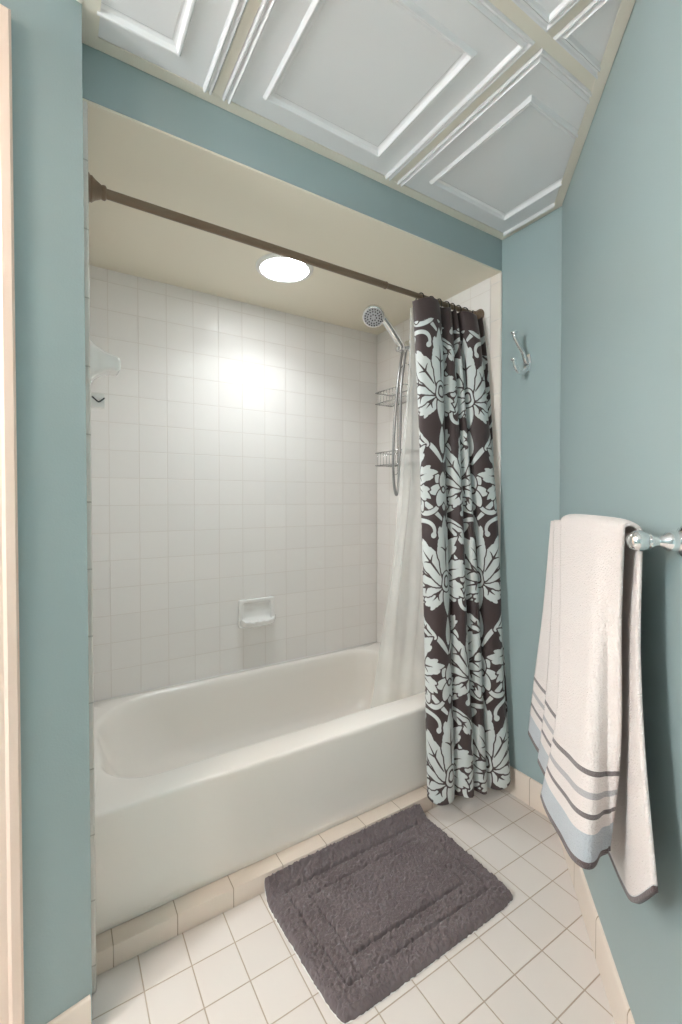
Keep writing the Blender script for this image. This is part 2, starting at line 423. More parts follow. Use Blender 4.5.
# ------------------------------------------------------------------ curtain rod
YR, ZRL, ZRR = 1.36, 2.034, 2.026
rod = empty('shower_rod', (XL+.013, YR, ZRL), 'bronze tension rod spanning the tub alcove below its ceiling', 'curtain rod')
xa, xb = XL+.0132, XS-.006
zr = lambda x: ZRL+(ZRR-ZRL)*(x-xa)/(xb-xa)
bm = bmesh.new(); add_tube(bm, [(x, YR, zr(x)) for x in np.linspace(xa+.03, 1.06, 12)], .0125, 20)
adopt(from_bm('outer_tube', bm, M['bronze'], sharp=50), rod)
bm = bmesh.new(); add_tube(bm, [(x, YR, zr(x)) for x in np.linspace(1.05, xb-.03, 8)], .0102, 20)
add_lathe(bm, (1.055, YR, zr(1.055)), (1, 0, 0), [(0, .0125), (.002, .0135), (.008, .0135), (.012, .0105)], 20)
adopt(from_bm('inner_tube', bm, M['bronze'], sharp=50), rod)
fl = [(0, .036), (.004, .037), (.007, .035), (.009, .031), (.014, .031), (.017, .028), (.022, .024), (.03, .02), (.036, .0165), (.040, .018), (.045, .018), (.048, .0145)]
for x, ax in ((xa, 1), (xb, -1)):
    bm = bmesh.new(); add_lathe(bm, (x, YR, zr(x)), (ax, 0, 0), fl if ax > 0 else [(d*.8, r*(.78 if r > .0165 else .85)) for d, r in fl], 32)
    adopt(from_bm('flange', bm, M['bronze'], sharp=35), rod)

# curtain rings
def ring_bm(c, R, r, tilt):
    bm = bmesh.new(); Z = Vector((0, 0, 1)); A = Vector((math.sin(tilt), math.cos(tilt), 0))
    add_tube(bm, [Vector(c)+A*(R*math.cos(a))+Z*(R*1.15*math.sin(a)) for a in np.linspace(0, 2*PI, 33)[:-1]], r, 8, closed=True)
    return bm
RINGX = [1.235, 1.29, 1.335, 1.375, 1.41, 1.445, 1.485]
for k, x in enumerate(RINGX):
    o = from_bm('curtain_ring', ring_bm((x, YR+.002, zr(x)-.0105), .0215, .0022, random.uniform(-.25, .25)), M['ring'])
    tagged(o, 'dark curtain ring gathered on the rod above the curtain folds', 'curtain ring', 'gathered curtain rings')
o = from_bm('curtain_ring', ring_bm((1.545, YR+.002, zr(1.545)-.0155), .026, .0028, 1.0), M['ring'])
tagged(o, 'dark curtain ring standing clear at the right edge of the curtain', 'curtain ring')

# ------------------------------------------------------------------ shower curtain with a damask print
def damask(U, V):
    """signed print field (positive inside the pale print) at cloth coordinates in metres"""
    W, Hh = .44, .74
    ci = np.floor(U/W); u = np.abs(U-ci*W-W/2); v = V % Hh
    F = [np.full(u.shape, -1.0)]
    sinp = lambda t: math.sin(math.pi*t)
    def sdf(P, R, out):
        for (a, ra), (b, rb) in zip(zip(P, R), zip(P[1:], R[1:])):
            dx, dy = b[0]-a[0], b[1]-a[1]; L2 = max(dx*dx+dy*dy, 1e-9)
            for dv in (-Hh, 0, Hh):
                x, y = u-a[0], v+dv-a[1]
                t = np.clip((x*dx+y*dy)/L2, 0, 1)
                np.maximum(out, ra+(rb-ra)*t-np.hypot(x-t*dx, y-t*dy), out=out)
        return out
    new = lambda: np.full(u.shape, -1.0)
    def lay(s, gap=.0055): F[0] = np.maximum(np.minimum(F[0], -(s+gap)), s)
    def carve(s): F[0] = np.minimum(F[0], -s)
    def path(x, y, ang, L, turn, n, curl=1.0):
        P = []; a = ang
        for k in range(n+1):
            P.append((x, y)); x += math.sin(a)*L/n; y += math.cos(a)*L/n
            a += turn*(1+curl)*((k+.5)/n)**curl/n
        return P
    def drop_into(s, x, y, ang, L, w, bend=0.0, n=9):
        P = path(x, y, ang, L, bend, n)
        sdf(P, [w*sinp(min(1, .15+.85*(k/n)**.85))**.8 if k < n else .0003 for k in range(n+1)], s); return P
    def drop(*a, **k): s = new(); drop_into(s, *a, **k); lay(s)
    def acanthus(x, y, ang, L, w, bend, side=0, lob=3, rib=True):
        s = new(); P = drop_into(s, x, y, ang, L, w, bend, 14)
        for k in range(lob):
            i = 3+int(k*8/lob); a = ang+bend*(i/14)**2
            for sg in (-1, 1):
                if not side or sg == side: drop_into(s, P[i][0], P[i][1], a+sg*.62, w*2.7*(1-.12*k), w*.5, -sg*.9, 6)
        lay(s)
        if rib:
            r = new(); sdf(P[2:11], [.0042*sinp(.15+.8*k/8) for k in range(9)], r)
            i = 6; a = ang+bend*(i/14)**2
            for sg in (-1, 1):
                Q = path(P[i][0], P[i][1], a+sg*.8, w*1.1, sg*.9, 5); sdf(Q, [.0034, .0034, .003, .0025, .002, .0005], r)
            carve(r)
    def scroll(x, y, ang, L, turn, w0, w1, curl=1.7, bud=1.9):
        P = path(x, y, ang, L, turn, 24, curl); s = new()
        sdf(P, [w0*(.45+.55*sinp(.5*min(1, 3*k/24)))+(w1-w0)*k/24 for k in range(25)], s); sdf([P[-1], P[-1]], [w1*bud]*2, s); lay(s, .005)
    # ribbons and sprigs first, palmettes laid over them
    X = W/2; by = .12; ey = .50
    scroll(.03, by-.05, 1.9, .25, -3.6, .013, .0065)
    scroll(.015, .36, .75, .25, 3.2, .012, .006)
    scroll(X-.02, ey-.05, -2.2, .25, 3.5, .013, .0065)
    scroll(X-.005, .285, -.8, .23, -3.1, .012, .006)
    scroll(X-.008, .13, -2.4, .17, -3.2, .011, .006)
    scroll(.006, .585, .6, .21, 3.3, .011, .006)
    acanthus(.105, .405, .25, .12, .019, -.8); acanthus(.125, .335, 2.2, .10, .018, .8)
    acanthus(X-.085, .045, -.35, .11, .019, .8); acanthus(.07, .655, 1.0, .10, .018, -.8)
    acanthus(X, .155, 0, .13, .021, 0); drop(X-.012, .15, -.95, .10, .015, .7); drop(X, .12, math.pi, .08, .014)
    drop(X, .03, 0, .06, .013); drop(0, .625, 0, .10, .016); drop(0, .40, 0, .05, .012)
    # rosette
    fy = .475
    for ang in (.5, 1.57, 2.65): drop(.008*math.sin(ang), fy+.008*math.cos(ang), ang, .062, .021, .25)
    drop(0, fy+.01, 0, .06, .02); s = new(); sdf([(0, fy), (0, fy)], [.016]*2, s); carve(s); s = new(); sdf([(0, fy), (0, fy)], [.009]*2, s); lay(s, .003)
    # palmettes: outer leaves first, the middle leaf last
    def palmette(cx, cy, sg, sc_):
        for ang, L, w, bd, off in ((2.45, .12, .023, -.5, .01), (1.75, .155, .026, .7, .02), (1.15, .18, .028, .6, .024), (.58, .20, .030, .35, .018)):
            acanthus(cx+sg*off, cy, sg*ang, L*sc_, w*sc_, sg*bd)
        acanthus(cx, cy+.01, 0, .22*sc_, .031*sc_, 0)
        drop(cx, cy-.02, math.pi, .10*sc_, .02*sc_)
        s = new(); sdf([(cx, cy-.012), (cx, cy+.016)], [.024*sc_, .020*sc_], s); lay(s)
        s = new(); sdf([(cx, cy-.008), (cx, cy+.010)], [.0165*sc_, .014*sc_], s); carve(s)
        s = new(); sdf([(cx, cy-.006), (cx, cy+.007)], [.011*sc_, .009*sc_], s); lay(s, .002)
    palmette(0, by, 1, 1.12); palmette(X, ey, -1, 1.0)
    return F[0]

def damask_lookup(U, V):
    """the print tabulated once over half a repeat, then read bilinearly"""
    W, Hh = .44, .74; nu, nv = 111, 371
    T = damask(*np.meshgrid(np.linspace(W/2, W-1e-6, nu), np.linspace(0, Hh-1e-6, nv)))
    a = np.abs(U-np.floor(U/W)*W-W/2)/(W/2)*(nu-1); c = (V % Hh)/Hh*(nv-1)
    i = np.clip(a.astype(int), 0, nu-2); j = np.clip(c.astype(int), 0, nv-2); fa = a-i; fc = c-j
    return (T[j, i]*(1-fa)+T[j, i+1]*fa)*(1-fc)+(T[j+1, i]*(1-fa)+T[j+1, i+1]*fa)*fc

m, nt, b = newmat('damask_cotton')
at = N(nt, 'ShaderNodeAttribute', attribute_name='print')
cr = N(nt, 'ShaderNodeMapRange'); cr.inputs['From Min'].default_value = -.0007; cr.inputs['From Max'].default_value = .0007
nt.links.new(at.outputs['Fac'], cr.inputs['Value'])
mx = N(nt, 'ShaderNodeMix', data_type='RGBA'); mx.inputs['A'].default_value = srgb(62, 48, 48); mx.inputs['B'].default_value = srgb(200, 205, 203)
nt.links.new(cr.outputs[0], mx.inputs['Factor']); nt.links.new(mx.outputs['Result'], b.inputs['Base Color'])
b.inputs['Roughness'].default_value = .62; b.inputs['Sheen Weight'].default_value = .15
tc = N(nt, 'ShaderNodeTexCoord'); nz = N(nt, 'ShaderNodeTexNoise'); nz.inputs['Scale'].default_value = 700
nt.links.new(tc.outputs['Object'], nz.inputs['Vector']); bp = N(nt, 'ShaderNodeBump'); bp.inputs['Strength'].default_value = .15; bp.inputs['Distance'].default_value = .001
nt.links.new(nz.outputs['Fac'], bp.inputs['Height']); nt.links.new(bp.outputs['Normal'], b.inputs['Normal'])
M['damask'] = m

TOP = [(1.185, 1.335), (1.150, 1.315), (1.146, 1.285), (1.178, 1.262), (1.222, 1.255), (1.262, 1.272), (1.270, 1.305), (1.274, 1.325), (1.283, 1.295), (1.304, 1.268),
       (1.330, 1.275), (1.338, 1.305), (1.344, 1.325), (1.350, 1.295), (1.366, 1.278), (1.380, 1.300), (1.386, 1.322), (1.394, 1.30), (1.404, 1.272), (1.432, 1.250),
       (1.462, 1.252), (1.486, 1.272), (1.492, 1.30), (1.502, 1.285), (1.512, 1.262), (1.520, 1.268)]
BOT = [(1.235, 1.283), (1.208, 1.280), (1.206, 1.258), (1.222, 1.228), (1.262, 1.208), (1.296, 1.222), (1.303, 1.252), (1.308, 1.262), (1.314, 1.225), (1.334, 1.188),
       (1.366, 1.188), (1.378, 1.222), (1.384, 1.242), (1.390, 1.212), (1.408, 1.180), (1.438, 1.182), (1.452, 1.215), (1.456, 1.225), (1.464, 1.19), (1.490, 1.158),
       (1.526, 1.148), (1.556, 1.165), (1.566, 1.188), (1.572, 1.198), (1.575, 1.192), (1.576, 1.184)]
TOP = [(1.238+(x-1.185)*.98 if k == 0 else 1.205+(x-1.146)*.95, y+.062) for k, (x, y) in enumerate(TOP)]
NC, NR = 376, 500
tp, bt = crom(TOP, NC), crom(BOT, NC)
sU_arc = (arclen(tp)+arclen(bt))/2
vs = np.zeros((NR, NC, 3)); UU = np.zeros((NR, NC)); VV = np.zeros((NR, NC))
ztop = 2.010; sU = np.linspace(0, 1, NC)
zbot = .062+.03*np.clip((sU-.72)/.28, 0, 1)+.006*np.sin(sU*40)
for r in range(NR):
    t = r/(NR-1)
    w = t**.72
    mid = math.sin(PI*t)
    P = tp*(1-w)+bt*w
    sag = .010*np.sin(sU*55+t*7)*t*(1-t)+.006*np.sin(sU*23-t*5)*mid
    vs[r, :, 0] = P[:, 0]+.004*np.sin(t*9+sU*12)*mid; vs[r, :, 1] = P[:, 1]+sag
    ztp = ztop+.006*np.cos(sU*2*PI*7)-.008*sU
    vs[r, :, 2] = ztp*(1-t)+zbot*t
    UU[r] = sU_arc*1.1; VV[r] = (1-t)*(ztop-.06)
fld = damask_lookup(UU+.06, VV+.02)
hem = VV > (ztop-.06)-.085
fld[hem] = -.01
sh = from_py('shower_curtain', vs.reshape(-1, 3), grid_faces(NR, NC), M['damask'])
a = sh.data.attributes.new('print', 'FLOAT', 'POINT'); a.data.foreach_set('value', fld.reshape(-1).astype(np.float32))
tagged(sh, 'dark brown curtain with pale damask print bunched at the right of the tub', 'shower curtain')
md = sh.modifiers.new('thick', 'SOLIDIFY'); md.thickness = .0012; md.offset = 0

# clear liner hanging inside the tub
m, nt, b = newmat('clear_vinyl')
b.inputs['Base Color'].default_value = srgb(236, 238, 234); b.inputs['Roughness'].default_value = .25
b.inputs['Transmission Weight'].default_value = 0; b.inputs['Specular IOR Level'].default_value = .5
tr = N(nt, 'ShaderNodeBsdfTransparent'); tl = N(nt, 'ShaderNodeBsdfTranslucent'); tl.inputs['Color'].default_value = srgb(236, 238, 234)
m1 = N(nt, 'ShaderNodeMixShader'); m1.inputs[0].default_value = .45; m2 = N(nt, 'ShaderNodeMixShader')
nt.links.new(b.outputs[0], m1.inputs[1]); nt.links.new(tl.outputs[0], m1.inputs[2])
tc = N(nt, 'ShaderNodeTexCoord'); nz = N(nt, 'ShaderNodeTexNoise'); nz.inputs['Scale'].default_value = 5; nz.inputs['Detail'].default_value = 4
nt.links.new(tc.outputs['Object'], nz.inputs['Vector'])
mr = N(nt, 'ShaderNodeMapRange'); mr.inputs['To Min'].default_value = .38; mr.inputs['To Max'].default_value = .62
nt.links.new(nz.outputs['Fac'], mr.inputs['Value']); nt.links.new(mr.outputs[0], m2.inputs[0])
nt.links.new(tr.outputs[0], m2.inputs[1]); nt.links.new(m1.outputs[0], m2.inputs[2])
nt.links.new(m2.outputs[0], nt.nodes['Material Output'].inputs['Surface'])
M['vinyl'] = m
LT = [(1.244, 1.432), (1.238, 1.418), (1.252, 1.415), (1.27, 1.424), (1.30, 1.434), (1.33, 1.424), (1.36, 1.434), (1.40, 1.424), (1.44, 1.434), (1.48, 1.424), (1.53, 1.434)]
LB = [(1.135, 1.57), (1.135, 1.51), (1.155, 1.480), (1.19, 1.482), (1.24, 1.49), (1.28, 1.483), (1.32, 1.489), (1.36, 1.484), (1.40, 1.489), (1.43, 1.486), (1.455, 1.49)]
n1, n2 = 120, 110
lt_, lb_ = crom(LT, n1), crom(LB, n1)
vs = []
for r in range(n2):
    t = r/(n2-1); w = t**1.7
    P = lt_*(1-w)+lb_*w
    for k in range(n1):
        s = k/(n1-1)
        z = 2.006*(1-t)+.26*t
        vs.append((P[k, 0]+.006*math.sin(t*13+s*9)*math.sin(PI*t), P[k, 1]+.003*math.sin(s*38+t*6)*math.sin(PI*t), z))
ln = from_py('curtain_liner', vs, grid_faces(n2, n1), M['vinyl'])
tagged(ln, 'cloudy clear vinyl liner hanging inside the tub behind the patterned curtain', 'shower liner')

# ------------------------------------------------------------------ hand shower on its arm
YS = 1.72
arm = empty('shower_holder', (XS-.005, YS, 2.035), 'chrome shower arm with a swivel holder on the right tiled wall', 'shower arm')
bm = bmesh.new(); add_tube(bm, crom([(XS-.006, YS, 2.035), (1.555, YS, 2.036), (1.525, YS, 2.030), (1.495, YS, 2.006), (1.475, YS, 1.985)], 24), .0085, 14)
adopt(from_bm('pipe', bm, M['chrome']), arm)
bm = bmesh.new(); add_lathe(bm, (XS-.005, YS, 2.035), (-1, 0, 0), [(0, .03), (.003, .03), (.008, .022), (.011, .012)])
adopt(from_bm('wall_flange', bm, M['chrome']), arm)
bm = bmesh.new()
add_lathe(bm, (1.484, YS, 1.995), (-.75, 0, -.66), [(0, .011), (.004, .0145), (.022, .0145), (.026, .012)], 20)
add_lathe(bm, (1.452, YS, 1.945), (-.35, 0, .94), [(-.004, .013), (.003, .021), (.032, .0225), (.038, .018)], 20)
add_lathe(bm, (1.462, YS+.022, 1.966), (0, -1, 0), [(-.004, .010), (0, .0155), (.044, .0155), (.05, .010)], 18)
add_lathe(bm, (1.408, YS+.004, 1.957), (.845, -.38, .1), [(0, .012), (.004, .018), (.014, .02), (.02, .0165), (.05, .0165), (.056, .020), (.070, .019), (.075, .012)], 22)
adopt(from_bm('swivel_holder', bm, M['chrome'], sharp=40), arm)

HB, HT = Vector((1.442, YS-.012, 1.952)), Vector((1.308, YS-.012, 2.083))
hs = empty('hand_shower', HB, 'chrome hand shower with round spray head resting in the holder', 'hand shower')
bm = bmesh.new()
P = crom([HB, HB.lerp(HT, .35)+Vector((0, 0, .004)), HB.lerp(HT, .7)+Vector((0, 0, .006)), HT, HT+Vector((-.03, 0, .012))], 24)
add_tube(bm, P, np.interp(np.linspace(0, 1, 24), [0, .05, .3, .7, 1], [.0135, .0175, .0185, .0175, .023]), 18)
adopt(from_bm('handle', bm, M['chrome']), hs)
HC = Vector((1.262, YS-.012, 2.075)); hax = Vector((-.45, -.52, -.72)).normalized()
bm = bmesh.new(); add_lathe(bm, HC-hax*.03, hax, [(-.004, .002), (-.003, .018), (.004, .034), (.012, .045), (.022, .0515), (.034, .053), (.040, .051), (.043, .046)], 40)
adopt(from_bm('spray_head', bm, M['chrome'], sharp=40), hs)
hd = [o for o in hs.children if o.name.startswith('spray_head')][0]
fc = HC+hax*.013
bm = bmesh.new(); add_lathe(bm, fc, hax, [(0, .0455), (.0015, .0445), (.0022, .038), (.0022, .001)], 40)
f_ = from_bm('spray_face', bm, M['face'], sharp=40, parent=hd)
bm = bmesh.new(); pa = hax.orthogonal().normalized(); pb_ = hax.cross(pa)
for R, k in ((.0385, 20), (.028, 14), (.014, 7)):
    for i in range(k):
        a = 2*PI*i/k; add_lathe(bm, fc+hax*.0018+(pa*math.cos(a)+pb_*math.sin(a))*R, hax, [(0, .0036), (.0026, .0033), (.0032, .0008)], 8)
f2 = from_bm('nozzle_cluster', bm, M['dark_rubber'], hd); f2['label'] = 'dark rubber spray nozzles'
bm = bmesh.new(); add_lathe(bm, HC+Vector((.034, -.018, -.018)), (.3, -.7, -.65), [(0, .006), (.006, .006), (.008, .003)], 12)
adopt(from_bm('spray_lever', bm, M['dark_rubber']), hs)
bm = bmesh.new()
hp = crom([HB, (1.435, YS-.014, 1.93), (1.412, YS-.03, 1.885), (1.388, YS-.035, 1.76), (1.372, YS-.035, 1.60), (1.366, YS-.03, 1.44), (1.375, YS-.025, 1.30), (1.392, YS-.022, 1.242), (1.407, YS-.02, 1.29),
           (1.414, YS-.018, 1.42), (1.428, YS-.01, 1.60), (1.440, YS, 1.77), (1.462, YS+.004, 1.89), (1.472, YS+.002, 1.955)], 260)
add_tube(bm, hp, [.0062+.0008*(i % 2) for i in range(260)], 10)
adopt(from_bm('hose', bm, M['hose']), hs)

# ------------------------------------------------------------------ wire caddy on the end wall
cx0 = XS-.008
cad = empty('wire_caddy', (cx0, 1.83, 1.4), 'two-tier chrome wire caddy hanging on the right wall behind the hose', 'shower caddy')
ya, yb_ = 1.735, 1.975
bm = bmesh.new()
for y in (ya+.06, yb_-.06):
    add_tube(bm, [(cx0, y, 1.36), (cx0, y, 1.86), (cx0, y*.5+.5*(ya+yb_)/2, 1.93)], .0028, 8)
add_tube(bm, [(cx0, ya+.09, 1.93), (cx0, (ya+yb_)/2, 1.945), (cx0, yb_-.09, 1.93)], .0028, 8)
adopt(from_bm('back_frame', bm, M['chrome_soft']), cad)
for zt_, zb_ in ((1.795, 1.735), (1.47, 1.402)):
    bm = bmesh.new(); dx = .105
    for z, r in ((zt_, .0032), (zb_, .003)):
        add_tube(bm, [(cx0, ya, z), (cx0-dx, ya, z), (cx0-dx, yb_, z), (cx0, yb_, z)], r, 8, closed=True)
    rim_ = adopt(from_bm('basket_rim', bm, M['chrome_soft']), cad)
    bm = bmesh.new()
    for y in np.linspace(ya+.02, yb_-.02, 9): add_tube(bm, [(cx0, y, zb_), (cx0-dx, y, zb_), (cx0-dx, y, zt_)], .0016, 6)
    from_bm('basket_wire', bm, M['chrome_soft'], rim_)
for y in (ya+.05, yb_-.07):
    bm = bmesh.new()
    add_tube(bm, crom([(cx0-.003, y, 1.40), (cx0-.004, y, 1.365), (cx0-.03, y, 1.352), (cx0-.042, y, 1.375)], 12), .0026, 8)
    adopt(from_bm('hook', bm, M['chrome_soft']), cad)

# ------------------------------------------------------------------ ceramic pieces in the alcove
# soap dish on the back wall
sx0, sx1, sz0, sz1 = .741, .930, .592, .730
sd = empty('soap_dish', ((sx0+sx1)/2, YB, (sz0+sz1)/2), 'white ceramic soap dish set into the back tile wall above the tub', 'soap dish')
bm = bmesh.new()
n = 14
O = rrect(sx0, sx1, sz0, sz1, (.014,)*4, 6, (6, 5)); I = rrect(sx0+.02, sx1-.02, sz0+.026, sz1-.018, (.012,)*4, 6, (6, 5))
def ringxz(P, y): return [bm.verts.new((x, YB-y, z)) for x, z in P]
def shrink(P, s): 
    cx = (sx0+sx1)/2; cz = (sz0+sz1)/2
    return [(cx+(x-cx)*s, cz+(z-cz)*s) for x, z in P]
RS = [ringxz(O, -.0004), ringxz(O, .010), ringxz(shrink(O, .985), .0135), ringxz(shrink(O, .96), .0145), ringxz(shrink(I, 1.04), .0145), ringxz(I, .012), ringxz(shrink(I, .96), .004), ringxz(shrink(I, .9), .002)]
for A, B in zip(RS, RS[1:]):
    for k in range(len(A)): bm.faces.new((A[k], A[(k+1) % len(A)], B[(k+1) % len(A)], B[k]))
bm.faces.new(RS[-1])
adopt(from_bm('backplate', bm, M['ceramic'], sharp=60), sd)
# tray with upturned ridged lip
nu, nv = 33, 12
vs = []; fs = []
sec = [(.002, .640), (.006, .628), (.016, .618), (.030, .613), (.044, .616), (.052, .624), (.055, .626), (.056, .620), (.052, .606), (.040, .597), (.022, .593), (.002, .592)]
for i in range(nu):
    s = i/(nu-1); x = sx0+.004+(sx1-sx0-.008)*s
    e = 1-abs(2*s-1)**6
    rid = .0025*math.cos(s*2*PI*5)
    for y, z in sec:
        yy = y*(.55+.45*e); zz = z+(.016*(1-e) if y > .01 else 0)+(rid if .05 < y else 0)
        vs.append((x, YB-yy, zz))
m_ = len(sec)
for i in range(nu-1):
    for k in range(m_): fs.append((i*m_+k, i*m_+(k+1) % m_, (i+1)*m_+(k+1) % m_, (i+1)*m_+k))
fs.append(tuple(range(m_))); fs.append(tuple((nu-1)*m_+k for k in range(m_)))
adopt(from_py('tray', vs, fs, M['ceramic'], sharp=60), sd)
# bell-shaped holder on the left wall
hx = XL+.0125; hy, hz = 1.40, 1.591
secs = [(0, .054, .054, .0), (.008, .054, .053, .0), (.013, .052, .048, .0), (.020, .047, .041, .001), (.028, .042, .035, .002), (.038, .038, .029, .002), (.048, .037, .0245, .002), (.060, .037, .0215, .001), (.070, .037, .020, .0), (.077, .034, .0175, -.001), (.080, .028, .013, -.001), (.0805, .018, .007, -.001)]
vs = []; fs = []
for d, wy, wz, dz in secs:
    for y, z in rrect(-wy, wy, -wz, wz, (min(wy, wz)*.45,)*4, 6, (4, 4)): vs.append((hx+d, hy+y, hz+dz+z))
n = len(rrect(-1, 1, -1, 1, (.1,)*4, 6, (4, 4)))
for r in range(len(secs)-1):
    for k in range(n): fs.append((r*n+k, r*n+(k+1) % n, (r+1)*n+(k+1) % n, (r+1)*n+k))
fs.append(tuple(range(n))); fs.append(tuple((len(secs)-1)*n+k for k in range(n)))
ch = from_py('ceramic_holder', vs, fs, M['ceramic'], sharp=70)
tagged(ch, 'white bell-shaped ceramic holder jutting from the left alcove wall', 'holder')
# small white hook under it
hk = empty('adhesive_hook', (hx, hy, 1.50), 'small white hook stuck on the left alcove wall below the ceramic holder', 'hook')
bm = bmesh.new(); add_box(bm, hx-.0003, hx+.044, hy-.009, hy+.012, 1.471, 1.510, bev=.004)
adopt(from_bm('backplate', bm, M['plastic'], sharp=40), hk)
bm = bmesh.new(); add_tube(bm, [(hx+.012, hy-.011, 1.4985), (hx+.025, hy-.011, 1.4865), (hx+.028, hy-.011, 1.4855), (hx+.031, hy-.011, 1.487), (hx+.042, hy-.011, 1.497)], .0019, 8)
p_ = adopt(from_bm('prong', bm, M['dark_rubber']), hk); p_['label'] = 'dark bent hook prong'

# ------------------------------------------------------------------ chrome robe hook on the narrow wall
RX = XS+.0035; RY, RZ = 1.123, 1.758
rh = empty('robe_hook', (RX, RY, RZ), 'chrome double robe hook on the narrow blue wall beside the curtain', 'robe hook')
bm = bmesh.new()
vs = [(RX, RY-.012, RZ+.038), (RX, RY+.012, RZ+.038), (RX, RY+.019, RZ), (RX, RY+.010, RZ-.036), (RX, RY-.010, RZ-.036), (RX, RY-.019, RZ)]
cx, n = Vector((RX, RY, RZ)), len(vs)
A = [bm.verts.new(Vector(v)-Vector((.0003, 0, 0))) for v in vs]
B = [bm.verts.new(cx+(Vector(v)-cx)*.94-Vector((.005, 0, 0))) for v in vs]
C_ = [bm.verts.new(cx+(Vector(v)-cx)*.6-Vector((.009, 0, 0))) for v in vs]
for P, Q in ((A, B), (B, C_)):
    for k in range(n): bm.faces.new((P[k], P[(k+1) % n], Q[(k+1) % n], Q[k]))
bm.faces.new(A); bm.faces.new(C_)
adopt(from_bm('backplate', bm, M['chrome'], smooth=False), rh)
bm = bmesh.new()
add_tube(bm, crom([(RX-.006, RY, RZ+.002), (RX-.018, RY, RZ+.018), (RX-.03, RY+.001, RZ+.042), (RX-.054, RY+.003, RZ+.066), (RX-.076, RY+.004, RZ+.092), (RX-.079, RY+.004, RZ+.104)], 22), np.linspace(.0105, .0068, 22), 12)
add_lathe(bm, (RX-.079, RY+.004, RZ+.101), (-.1, 0, 1), [(0, .006), (.003, .010), (.007, .0125), (.011, .0125), (.014, .007)], 16)
adopt(from_bm('upper_prong', bm, M['chrome']), rh)
bm = bmesh.new()
add_tube(bm, crom([(RX-.006, RY, RZ-.012), (RX-.02, RY, RZ-.03), (RX-.045, RY, RZ-.042), (RX-.07, RY, RZ-.030), (RX-.082, RY, RZ-.010), (RX-.085, RY, RZ-.002)], 20), np.linspace(.0105, .0066, 20), 12)
add_lathe(bm, (RX-.085, RY, RZ-.004), (-.15, 0, 1), [(0, .006), (.003, .010), (.007, .0125), (.011, .0125), (.014, .007)], 16)
adopt(from_bm('lower_prong', bm, M['chrome']), rh)

# ------------------------------------------------------------------ towel bar and towel on the angled wall
BZ, BO = 1.152, .07
tb = empty('towel_bar', onwall(.66, 0, BZ), 'chrome towel bar with ball-ended posts on the angled blue wall', 'towel bar')
bm = bmesh.new(); add_tube(bm, [onwall(u, BO, BZ) for u in (.40, .6, .8, .955)], .0078, 18)
adopt(from_bm('bar', bm, M['chrome']), tb)
post = [(0, .027), (.003, .0275), (.007, .025), (.010, .019), (.015, .0165), (.021, .0175), (.028, .0155), (.034, .0105), (.042, .0085), (.048, .0085), (.050, .012), (.0525, .012), (.054, .010), (.057, .0135), (.062, .0168), (.069, .0185), (.076, .0172), (.083, .0125), (.0865, .007), (.088, .001)]
for u in (.397, .957):
    bm = bmesh.new(); add_lathe(bm, onwall(u, .0004, BZ+(-.004 if u < .5 else -.002)), -WN, post, 32)
    adopt(from_bm('post', bm, M['chrome'], sharp=45), tb)

m, nt, b = newmat('terry_towel')
at = N(nt, 'ShaderNodeAttribute', attribute_name='drop')
cr = N(nt, 'ShaderNodeValToRGB'); cr.color_ramp.interpolation = 'CONSTANT'
WHT, DK, GY, BL, HM = srgb(224, 215, 211), srgb(112, 103, 103), srgb(172, 168, 170), srgb(178, 184, 190), srgb(92, 78, 78)
els = [(0, WHT), (.712, DK), (.728, WHT), (.777, GY), (.793, WHT), (.838, DK), (.855, WHT), (.898, BL), (.978, HM)]
ce = cr.color_ramp.elements
ce[0].position, ce[0].color = els[0]; ce[1].position, ce[1].color = els[1]
for p, c in els[2:]:
    e = ce.new(p); e.color = c
nt.links.new(at.outputs['Fac'], cr.inputs[0]); nt.links.new(cr.outputs['Color'], b.inputs['Base Color'])
b.inputs['Roughness'].default_value = .95; b.inputs['Sheen Weight'].default_value = .3; b.inputs['Specular IOR Level'].default_value = .1
tc = N(nt, 'ShaderNodeTexCoord'); nz = N(nt, 'ShaderNodeTexNoise'); nz.inputs['Scale'].default_value = 300; nz.inputs['Detail'].default_value = 2
nt.links.new(tc.outputs['Object'], nz.inputs['Vector']); bp = N(nt, 'ShaderNodeBump'); bp.inputs['Strength'].default_value = .9; bp.inputs['Distance'].default_value = .004
nt.links.new(nz.outputs['Fac'], bp.inputs['Height']); nt.links.new(bp.outputs['Normal'], b.inputs['Normal'])
M['terry'] = m
# front leaf columns: (distance along the wall, offset, height, drop) from bar to hem; then the back leaf
def column(keys, n=60):
    """one hanging column through its stations (u, height, offset), and the share of its length at each sample"""
    P = crom([(u, o, z) for u, z, o in keys], n*3); d = arclen(P); t = np.linspace(0, d[-1], n)
    return np.stack([np.interp(t, d, P[:, k]) for k in range(3)], 1)
V_, F_, D_ = [], [], []
def put(cols, drops):
    n = len(cols[0]); o = len(V_)
    for c, dr in zip(cols, drops):
        for k in range(n): V_.append(onwall(*c[k])); D_.append(dr[k])
    F_.extend([tuple(i+o for i in f) for f in grid_faces(len(cols), n)])
nn = 70; dd = np.linspace(0, 1, nn)
def spread(keycols, n):
    """smooth interpolation between traced columns"""
    A = np.array(keycols, float); k = A.shape[0]
    return crom(A.reshape(k, -1), n).reshape(n, A.shape[1], 3)
S1L = [(.393, 1.157, .100), (.366, .887, .115), (.343, .663, .135), (.323, .482, .148)]
S1R = [(.512, 1.165, .098), (.571, .936, .113), (.633, .727, .133), (.611, .549, .146)]
S2L = [(.468, 1.163, .106), (.540, .929, .125), (.592, .723, .146), (.556, .525, .158)]
S2R = [(.638, 1.171, .102), (.725, .972, .120), (.786, .772, .140), (.735, .560, .152)]
